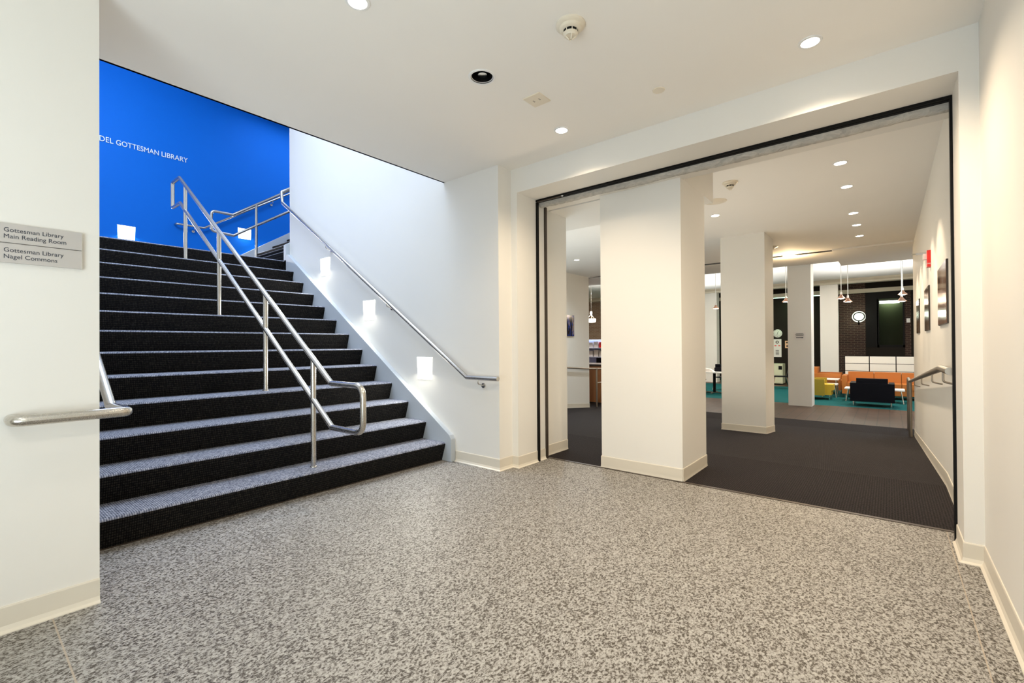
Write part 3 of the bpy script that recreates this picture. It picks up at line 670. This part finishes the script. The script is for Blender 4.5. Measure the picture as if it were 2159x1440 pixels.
# ------------------------------------------------------------------ seen through the left gap
t_ = thing('framed_photograph', 'small dark framed photograph on the pale wall in the left gap', 'picture', (9.4, 6.0, 1.31))
adopt(t_, obj('backing', B((9.10, 9.69, 5.972, 6.0, 1.314, 1.826)), M['dark'], bevel=0.002, seg=1)); adopt(t_, obj('print', B((9.104, 9.686, 5.968, 5.972, 1.318, 1.822)), M['ph3']))
t_ = thing('side_ramp_handrail', 'steel handrail beside the pale wall in the left gap with a post', 'handrail', (9.8, 5.93, 0.5))
adopt(t_, obj('rail', T([(7.2, 5.93, 0.72), (10.1, 5.93, 0.505), (11.4, 5.93, 0.44)], 0.021), M['steeld'], smooth=True))
adopt(t_, obj('post', T([(10.72, 5.93, FL), (10.72, 5.93, 0.49)], 0.024), M['steeld'], smooth=True))
adopt(t_, obj('lower_bar', T([(10.72, 5.93, 0.10), (11.4, 5.93, 0.10)], 0.016), M['steeld'], smooth=True))
adopt(t_, obj('post', T([(11.4, 5.93, FL), (11.4, 5.93, 0.44)], 0.024), M['steeld'], smooth=True))
t_ = thing('service_counter', 'warm wood service counter in the left gap behind the rail', 'counter', (12.2, 6.8, FL))
adopt(t_, obj('front_panel', B((11.6, 11.66, 5.9, 8.4, FL, 0.50)), M['wood'], bevel=0.003, seg=1))
adopt(t_, obj('body', B((11.66, 12.5, 5.95, 8.4, FL, 0.50)), M['wood']))
adopt(t_, obj('worktop', B((11.55, 12.55, 5.85, 8.45, 0.50, 0.545)), M['dark'], bevel=0.004, seg=1))
def office_chair(x, y, z, label):
    t_ = thing('desk_chair', label, 'chair', (x, y, z))
    adopt(t_, obj('backrest', B((x-0.05, x+0.03, y-0.22, y+0.22, z+0.66, z+1.22)), M['navy'], bevel=0.025, seg=3))
    adopt(t_, obj('seat', B((x, x+0.45, y-0.23, y+0.23, z+0.42, z+0.50)), M['navy'], bevel=0.025, seg=3))
    adopt(t_, obj('column', T([(x+0.2, y, z+0.08), (x+0.2, y, z+0.42)], 0.025), M['black']))
    bm = bmesh.new()
    for i in range(5):
        a_ = 2*PI*i/5; tube(bm, [(x+0.2, y, z+0.10), (x+0.2+0.27*math.cos(a_), y+0.27*math.sin(a_), z+0.04)], 0.018, 8)
    adopt(t_, obj('star_base', bm, M['black'])); return t_
office_chair(13.0, 6.95, FL, 'black desk chair behind the wood counter in the left gap')
t_ = thing('display_shelf', 'pale blue shelving of papers behind the wood counter', 'shelf', (14.3, 7.6, FL))
adopt(t_, obj('frame', B((14.4, 14.45, 6.4, 9.4, FL, 1.28), (14.0, 14.4, 6.4, 6.43, FL, 1.28), (14.0, 14.4, 9.37, 9.4, FL, 1.28), *[(14.0, 14.4, 6.43, 9.37, zz, zz+0.02) for zz in (0.35, 0.66, 0.97, 1.26)]), M['bluedoc']))
for i in range(6):
    y = 7.50+(i % 3)*0.21; z = (0.68, 0.99)[i//3]; red = i == 3
    bm = B((14.05, 14.3, y, y+0.165, z+0.0005, z+random.uniform(0.17, 0.24)))
    tag(origin(obj('red_binder' if red else 'paper_stack', bm, M['red'] if red else M['paper']), (14.17, y+0.08, z)),
        'red binder on the upper board of the pale blue shelving' if red else ('right', 'middle', 'left')[i % 3] + ' pale paper stack on the ' + ('lower', 'upper')[i//3] + ' board of the pale blue shelving', 'binder' if red else 'papers', None if red else 'paper stacks on the pale blue shelving')
def chand(x, y, zc):
    t_ = thing('bowl_pendant', 'glowing shallow bowl pendant hanging in the left gap', 'pendant lamp', (x, y, zc))
    adopt(t_, obj('canopy', (lambda b: (lathe(b, [(0, 0), (0.07, 0), (0.06, -0.03), (0, -0.03)], (x, y, zc)), b)[1])(bmesh.new()), M['ivory'], smooth=True))
    adopt(t_, obj('stem', T([(x, y, zc-0.03), (x, y, 2.30)], 0.008, seg=8), M['chrome']))
    bm = bmesh.new(); lathe(bm, [(0, 2.30-zc), (0.03, 2.30-zc), (0.045, 2.24-zc), (0.03, 2.18-zc), (0, 2.18-zc)], (x, y, zc)); adopt(t_, obj('hub', bm, M['glass'], smooth=True))
    for i in range(3):
        a_ = 2*PI*i/3+0.4; adopt(t_, obj('support_rod', T([(x, y, 2.20), (x+0.15*math.cos(a_), y+0.15*math.sin(a_), 2.02)], 0.004, seg=6), M['chrome']))
    bm = bmesh.new(); lathe(bm, [(0.165, 2.03-zc), (0.17, 2.01-zc), (0.165, 1.93-zc), (0.14, 1.90-zc), (0, 1.89-zc), (0, 1.92-zc), (0.15, 1.95-zc), (0.16, 2.03-zc)], (x, y, zc)); adopt(t_, obj('bowl_shade', bm, M['glass'], smooth=True))
    point('lamp', (x, y, 2.12), 30, WARM, 0.08)
chand(14.6, 8.28, 3.42)

# ------------------------------------------------------------------ lounge pendants
def pendant(x, y, zb, label, s=1.0, zt=3.42):
    t_ = thing('cone_pendant', label, 'pendant lamp', (x, y, zt), 'small cone pendants over the lounge')
    bm = bmesh.new(); lathe(bm, [(0, 0), (0.06, 0), (0.055, -0.02), (0, -0.025)], (x, y, zt), 20); adopt(t_, obj('canopy', bm, M['white'], smooth=True))
    adopt(t_, obj('cord', T([(x, y, zt-0.02), (x, y, zb+0.17)], 0.008, seg=6), M['cord']))
    bm = bmesh.new(); lathe(bm, [(0, 0.18), (0.022, 0.18), (0.025, 0.12), (0.018, 0.11), (0, 0.11)], (x, y, zb), 16); adopt(t_, obj('socket', bm, M['white'], smooth=True))
    bm = bmesh.new(); lathe(bm, [(0.024, 0.115), (0.045, 0.07), (0.10, 0.01), (0.098, 0.008), (0.042, 0.066), (0.020, 0.112)], (x, y, zb), 24); adopt(t_, obj('shade', bm, M['copper'], smooth=True))
    bm = bmesh.new(); lathe(bm, [(0, 0.05), (0.04, 0.045), (0.075, 0.012), (0.06, 0.0), (0, -0.005)], (x, y, zb), 20); adopt(t_, obj('bulb', bm, M['glass'], smooth=True))
    point('lamp', (x, y, zb-0.06), 9, WARM, 0.05)
pendant(15.25, 0.985, 2.30, 'left and higher of the cone pendants before the brick wall')
pendant(15.1, 0.83, 2.19, 'right and lower of the cone pendants before the brick wall')
pendant(15.2, -0.282, 2.31, 'higher of the cone pendants near the right hall wall')
pendant(14.7, -0.252, 2.11, 'lower of the cone pendants near the right hall wall')
pendant(15.2, 2.275, 2.29, 'cone pendant just left of the arrow notice pillar')
pendant(15.2, 4.19, 2.20, 'cone pendant just left of the middle pillar')

# ------------------------------------------------------------------ lounge walls: clock, posters, notices, lamps
t_ = thing('wall_clock', 'round white wall clock on the dark back wall', 'clock', (XW, 3.575, 1.51))
bm = bmesh.new(); lathe(bm, [(0, 0), (0.165, 0), (0.168, -0.02), (0.155, -0.03), (0, -0.025)], (XW, 3.575, 1.51), 36, 'X'); adopt(t_, obj('face', bm, mat('clock_face', (0.75, 0.75, 0.68), 0.5, 0, (0.8, 0.8, 0.7), 0.0), smooth=True))
bm = bmesh.new()
for i in range(12):
    a_ = 2*PI*i/12; y = 3.575+0.13*math.sin(a_); z = 1.51+0.13*math.cos(a_); box(bm, XW-0.034, XW-0.028, y-0.008, y+0.008, z-0.008, z+0.008)
adopt(t_, obj('hour_marks', bm, M['black']))
adopt(t_, obj('hands', (lambda b: (tube(b, [(XW-0.036, 3.575, 1.51), (XW-0.036, 3.545, 1.60)], 0.007, 6), tube(b, [(XW-0.036, 3.575, 1.51), (XW-0.036, 3.60, 1.43)], 0.005, 6), b)[2])(bmesh.new()), M['black']))
t_ = thing('tall_poster', 'tall pale poster with red marks below the wall clock', 'poster', (XW, 3.58, 0.52))
adopt(t_, obj('sheet', B((XW-0.02, XW, 3.44, 3.74, 0.525, 1.275)), M['paper']))
adopt(t_, obj('red_marks', B((XW-0.023, XW-0.02, 3.48, 3.55, 0.98, 1.02), (XW-0.023, XW-0.02, 3.62, 3.69, 0.98, 1.02)), M['red']))
adopt(t_, obj('emblem', (lambda b: (lathe(b, [(0.03, 0), (0.06, 0), (0.06, -0.003), (0.03, -0.003)], (XW-0.021, 3.59, 1.15), 20, 'X'), b)[1])(bmesh.new()), M['dark']))
adopt(t_, obj('text_lines', B(*[(XW-0.023, XW-0.02, 3.53, 3.65, 0.62+i*0.045, 0.64+i*0.045) for i in range(5)]), M['dark']))
t_ = thing('orange_poster', 'small orange poster partly hidden by the arrow notice pillar', 'poster', (XW, 3.22, 0.9))
adopt(t_, obj('sheet', B((XW-0.02, XW, 3.02, 3.31, 0.90, 1.20)), mat('peach_paper', (0.75, 0.45, 0.27), 0.7)))
adopt(t_, obj('printed_marks', B((XW-0.023, XW-0.02, 3.2, 3.28, 1.10, 1.15), (XW-0.023, XW-0.02, 3.06, 3.16, 1.08, 1.15), (XW-0.023, XW-0.02, 3.16, 3.26, 0.95, 1.02)), M['dark']))
XP = 14.05
t_ = thing('arrow_notice', 'small white paper notice with a black arrow on the third pillar', 'notice', (XP, 1.80, 1.25))
adopt(t_, obj('sheet', B((XP-0.004, XP, 1.665, 1.935, 1.19, 1.40)), M['paper']))
bm = B(*[(XP-0.006, XP-0.004, 1.70+(i % 2)*0.02, 1.90-(i % 2)*0.02, 1.29+i*0.022, 1.30+i*0.022) for i in range(4)])
adopt(t_, obj('text_lines', bm, M['text']))
bm = bmesh.new(); prism(bm, [(1.88, 1.242), (1.88, 1.262), (1.75, 1.262), (1.75, 1.272), (1.71, 1.252), (1.75, 1.232), (1.75, 1.242)], XP-0.007, XP-0.004, 'X'); adopt(t_, obj('arrow', bm, M['text']))

t_ = thing('ring_sconce', 'round glowing wall lamp in a dark ring on the brick wall', 'wall lamp', (XW, 0.87, 2.09))
bm = bmesh.new(); lathe(bm, [(0, -0.16), (0.08, -0.15), (0.125, -0.11), (0.14, -0.04), (0, -0.02)], (XW, 0.87, 2.09), 32, 'X'); adopt(t_, obj('globe', bm, M['globe'], smooth=True))
bm = bmesh.new(); lathe(bm, [(0, -0.02), (0.20, -0.02), (0.21, -0.005), (0, 0)], (XW, 0.87, 2.09), 32, 'X'); adopt(t_, obj('halo_disc', bm, M['halo'], smooth=True))  # added glowing disc standing in for the lamp's halo on the brick
pts_ = [(XW-0.10, 0.86+0.165*math.cos(2*PI*i/36), 2.09+0.155*math.sin(2*PI*i/36)) for i in range(36)]
bm = bmesh.new(); tube(bm, pts_, 0.022, 8, True); adopt(t_, obj('ring', bm, M['black'], smooth=True))
adopt(t_, obj('arm', T([(XW-0.10, 0.87, 1.95), (XW-0.09, 0.87, 1.86), (XW, 0.87, 1.80)], 0.025, 0.03), M['black'], smooth=True))
point('lamp', (XW-0.30, 0.87, 2.09), 5, (0.85, 1, 0.75), 0.1)
tag(origin(obj('junction_box', B((XW-0.04, XW, -0.60, -0.50, 1.82, 1.97)), M['white'], bevel=0.005), (XW, -0.55, 1.82)), 'small white box on the strip of brick right of the dark window', 'wall box')
t_ = thing('fluorescent_light', 'bright greenish fluorescent tube beyond the dark window', 'ceiling light', (24.0, 0, 2.7))
adopt(t_, obj('tube', B((24.1, 24.2, -0.34, 0.28, 2.70, 2.80)), M['tube'])); adopt(t_, obj('housing', B((24.1, 24.22, -0.37, 0.31, 2.80, 2.86)), M['white']))
area('fluorescent_glow', (24.0, 0, 2.66), (0.25, 0, -1), 0.2, 0.9, 0.9, (0.75, 1.0, 0.55))
t_ = thing('green_strip_light', 'thin green glowing strip high on the dark back wall', 'strip light', (21.6, 3.5, 2.97))
adopt(t_, obj('lens', B((21.60, 21.62, 1.6, 5.5, 2.955, 2.985)), M['green'])); adopt(t_, obj('housing', B((21.62, 21.68, 1.6, 5.5, 2.95, 3.0)), M['dark']))
area('green_glow', (21.66, 3.0, 2.93), (0.35, 0, -1), 0.05, 3.5, 14, (0.45, 1.0, 0.5))

# ------------------------------------------------------------------ lounge furniture
def leg(t_, x, y, z0, z1, r=0.018, ma='chrome', dx=0, dy=0):
    adopt(t_, obj('leg', T([(x+dx, y+dy, z0), (x, y, z1)], r, seg=10), M[ma], smooth=True))
def armchair(x, y, ang, ma, side, label, group='lounge armchairs', ac=0.06, w_=0.82, d_=0.80, arm=0.58, back=0.68, name='armchair'):
    "faces +x locally; x,y is the centre; built around the origin, then turned"
    t_ = thing(name, label, 'armchair', (x, y, FL), group)
    h = w_/2
    parts = [('arm', B((-d_/2, d_/2-ac, -h, -h+0.12, 0.13, arm)), side), ('arm', B((-d_/2, d_/2-ac, h-0.12, h, 0.13, arm)), side),
             ('back', B((-d_/2, -d_/2+0.14, -h+0.12, h-0.12, 0.13, arm)), side),
             ('back_cushion', B((-d_/2+0.06, -d_/2+0.22, -h+0.13, h-0.13, 0.40, back)), ma),
             ('seat_base', B((-d_/2+0.14, d_/2-0.04, -h+0.12, h-0.12, 0.14, 0.28)), ma),
             ('seat_cushion', B((-d_/2+0.2, d_/2, -h+0.125, h-0.125, 0.28, 0.44)), ma)]
    for nm, bm, mm in parts: o = obj(nm, bm, M[mm], t_, bevel=0.02 if nm != 'seat_cushion' else 0.035, seg=3, smooth=True)
    for sx in (-1, 1):
        for sy in (-1, 1):
            obj('leg', T([(sx*(d_/2-0.08), sy*(h-0.07), 0), (sx*(d_/2-0.08), sy*(h-0.07), 0.135)], 0.02, seg=10), M['chrome'], t_, smooth=True)
    t_.rotation_euler = (0, 0, ang); return t_
armchair(15.22, 0.345, 0.0, 'navy', 'navy', 'black armchair seen from behind on the teal carpet', w_=0.90, d_=0.78, arm=0.60, back=0.72)
armchair(16.22, 1.66, -PI/2, 'yellow', 'olive', 'yellow armchair beside the third pillar, side toward us', w_=0.78, d_=0.84, arm=0.60, back=0.66, ac=0.20)
armchair(18.25, 1.58, -PI/2, 'orange', 'orange', 'orange armchair behind the yellow one, its arm toward us', w_=0.86, d_=0.90, arm=0.66, back=0.84)
# three-seat sofa facing the viewer
t_ = thing('sofa', 'long orange leather sofa in front of the white panels', 'sofa', (17.4, -0.1, FL))
X_, Yl, Yr = 16.95, 1.10, -1.02
sw = (Yl-0.12-(Yr+0.12))/3
adopt(t_, obj('arm', B((X_, X_+0.82, Yl-0.12, Yl, FL+0.12, FL+0.66)), M['orange'], bevel=0.02, seg=3, smooth=True))
adopt(t_, obj('arm', B((X_, X_+0.82, Yr, Yr+0.12, FL+0.12, FL+0.66)), M['orange'], bevel=0.02, seg=3, smooth=True))
adopt(t_, obj('seat_base', B((X_+0.03, X_+0.82, Yr+0.12, Yl-0.12, FL+0.12, FL+0.30)), M['orange'], bevel=0.015, smooth=True))
adopt(t_, obj('back_frame', B((X_+0.68, X_+0.84, Yr+0.12, Yl-0.12, FL+0.30, FL+0.70)), M['orange'], bevel=0.02, smooth=True))
for i in range(3):
    ya = Yl-0.12-(i+1)*sw; yb = Yl-0.12-i*sw
    adopt(t_, obj('seat_cushion', B((X_, X_+0.62, ya+0.006, yb-0.006, FL+0.30, FL+0.45)), M['orange'], bevel=0.035, seg=3, smooth=True))
    adopt(t_, obj('back_cushion', B((X_+0.54, X_+0.74, ya+0.006, yb-0.006, FL+0.42, FL+0.755)), M['orange'], bevel=0.035, seg=3, smooth=True))
for sx in (X_+0.08, X_+0.74):
    for sy in (Yl-0.08, Yr+0.08): leg(t_, sx, sy, FL, FL+0.125, 0.02)
def table(x0, x1, y0, y1, h_, label, name='side_table', splay=0.05, cat='table'):
    t_ = thing(name, label, cat, ((x0+x1)/2, (y0+y1)/2, FL))
    adopt(t_, obj('tabletop', B((x0, x1, y0, y1, FL+h_-0.03, FL+h_)), M['white'], bevel=0.004, seg=1))
    for x, dx in ((x0+0.08, -splay), (x1-0.08, splay)):
        for y, dy in ((y0+0.08, -splay), (y1-0.08, splay)): leg(t_, x, y, FL, FL+h_-0.03, 0.014, dx=dx, dy=dy)
    return t_
table(15.95, 16.55, -0.32, 0.98, 0.37, 'low white coffee table between the black armchair and the sofa', 'coffee_table')
table(17.25, 17.75, 1.20, 1.62, 0.52, 'taller white side table beside the orange armchair')
table(16.75, 17.2, 1.20, 1.60, 0.40, 'lower white side table next to the sofa arm')
# low panel screen behind the sofa
t_ = thing('panel_screen', 'low white panelled screen with dark joints behind the orange sofa', 'screen', (18.2, -0.2, FL))
adopt(t_, obj('frame', B((18.20, 18.27, -1.5, 1.11, FL, FL+1.225)), M['black']))
ys = [1.10, 0.475, -0.165, -0.80, -1.45]; zs = [0.02, 0.27, 0.505, 0.745, 0.98, 1.215]
for i in range(4):
    for j in range(5):
        adopt(t_, obj('panel', B((18.185, 18.20, ys[i+1]+0.012, ys[i]-0.012, FL+zs[j]+0.008, FL+zs[j+1]-0.008)), M['panel']))
# study table with things, chairs, bins
t_ = thing('study_table', 'white topped study table on a black pedestal left of the middle pillar', 'table', (16.1, 4.55, FL))
adopt(t_, obj('tabletop', B((15.6, 16.6, 3.95, 5.25, FL+0.68, FL+0.71)), M['white'], bevel=0.003, seg=1))
adopt(t_, obj('column', T([(16.1, 4.5, FL+0.03), (16.1, 4.5, FL+0.68)], 0.045), M['black'], smooth=True))
adopt(t_, obj('foot', T([(16.1, 4.15, FL+0.02), (16.1, 4.85, FL+0.02)], 0.02), M['steeld'])); adopt(t_, obj('foot', T([(15.75, 4.5, FL+0.02), (16.45, 4.5, FL+0.02)], 0.02), M['steeld']))
t_ = thing('black_bag', 'black bag standing on the study table', 'bag', (16.25, 4.40, FL+0.71))
adopt(t_, obj('body', B((16.1, 16.4, 4.10, 4.50, FL+0.71, FL+0.84)), M['navy'], bevel=0.03, seg=3, smooth=True)); adopt(t_, obj('flap', B((16.2, 16.35, 4.34, 4.50, FL+0.82, FL+0.95)), M['navy'], bevel=0.02, smooth=True))
bm = bmesh.new(); prism(bm, [(4.46, FL+0.711), (4.95, FL+0.711), (4.95, FL+0.84), (4.60, FL+0.80)], 15.9, 16.08, 'X'); tag(origin(obj('paper_pile', bm, M['paper']), (16, 4.7, FL+0.71)), 'white papers lying on the study table', 'papers')
def side_chair(x, y, ang, label):
    t_ = thing('side_chair', label, 'chair', (x, y, FL), 'thin legged black chairs in the lounge')
    obj('seat', B((-0.22, 0.22, -0.22, 0.22, 0.43, 0.46)), M['navy'], t_, bevel=0.01)
    bm = bmesh.new(); prism(bm, [(-0.20, 0.46), (-0.18, 0.46), (-0.27, 0.86), (-0.29, 0.86)], -0.2, 0.2, 'Y'); obj('backrest', bm, M['navy'], t_, bevel=0.006)
    for sx in (-1, 1):
        for sy in (-1, 1): obj('leg', T([(sx*0.27, sy*0.22, 0), (sx*0.18, sy*0.18, 0.435)], 0.012, seg=8), M['chrome'], t_, smooth=True)
    t_.rotation_euler = (0, 0, ang)
side_chair(18.9, 3.02, PI/2+0.2, 'black chair with slanted chrome legs by the beige bin cabinet')
side_chair(15.75, 4.98, -0.3, 'black chair pulled up to the left end of the study table')
side_chair(17.3, 4.55, PI*0.9, 'black chair behind the study table')
t_ = thing('bin_cabinet', 'beige recycling bin cabinet against the dark back wall', 'cabinet', (20.8, 3.45, FL))
adopt(t_, obj('body', B((20.6, 21.2, 3.22, 3.90, FL+0.05, FL+0.82)), M['bin'], bevel=0.03, seg=3, smooth=True))
for ya, yh in ((3.58, 3.60), (3.26, 3.52)):
    d_ = obj('door', B((20.585, 20.6, ya, ya+0.29, FL+0.08, FL+0.55)), M['bin'], bevel=0.004); adopt(t_, d_)
    sub(t_, d_, obj('handle', B((20.57, 20.585, yh, yh+0.015, FL+0.30, FL+0.42)), M['chrome']))
adopt(t_, obj('bin_opening', B((20.59, 20.602, 3.24, 3.36, FL+0.60, FL+0.74)), M['black'])); adopt(t_, obj('plinth', B((20.64, 21.2, 3.25, 3.87, FL, FL+0.05)), M['black']))

# lounge and hall general lamps (assumed, added for light, no ceiling fixtures modelled)
for x, y, p, c_ in ((13.4, -1.2, 90, COOL), (16.2, 0.4, 70, NEUT), (17.2, 4.6, 80, NEUT), (13.5, 7.2, 70, NEUT), (18.5, 9.5, 60, WARM), (19.2, 1.6, 12, NEUT)):
    area('lamp', (x, y, 3.38), DN, 0.5, 0.5, p*0.8, c_)
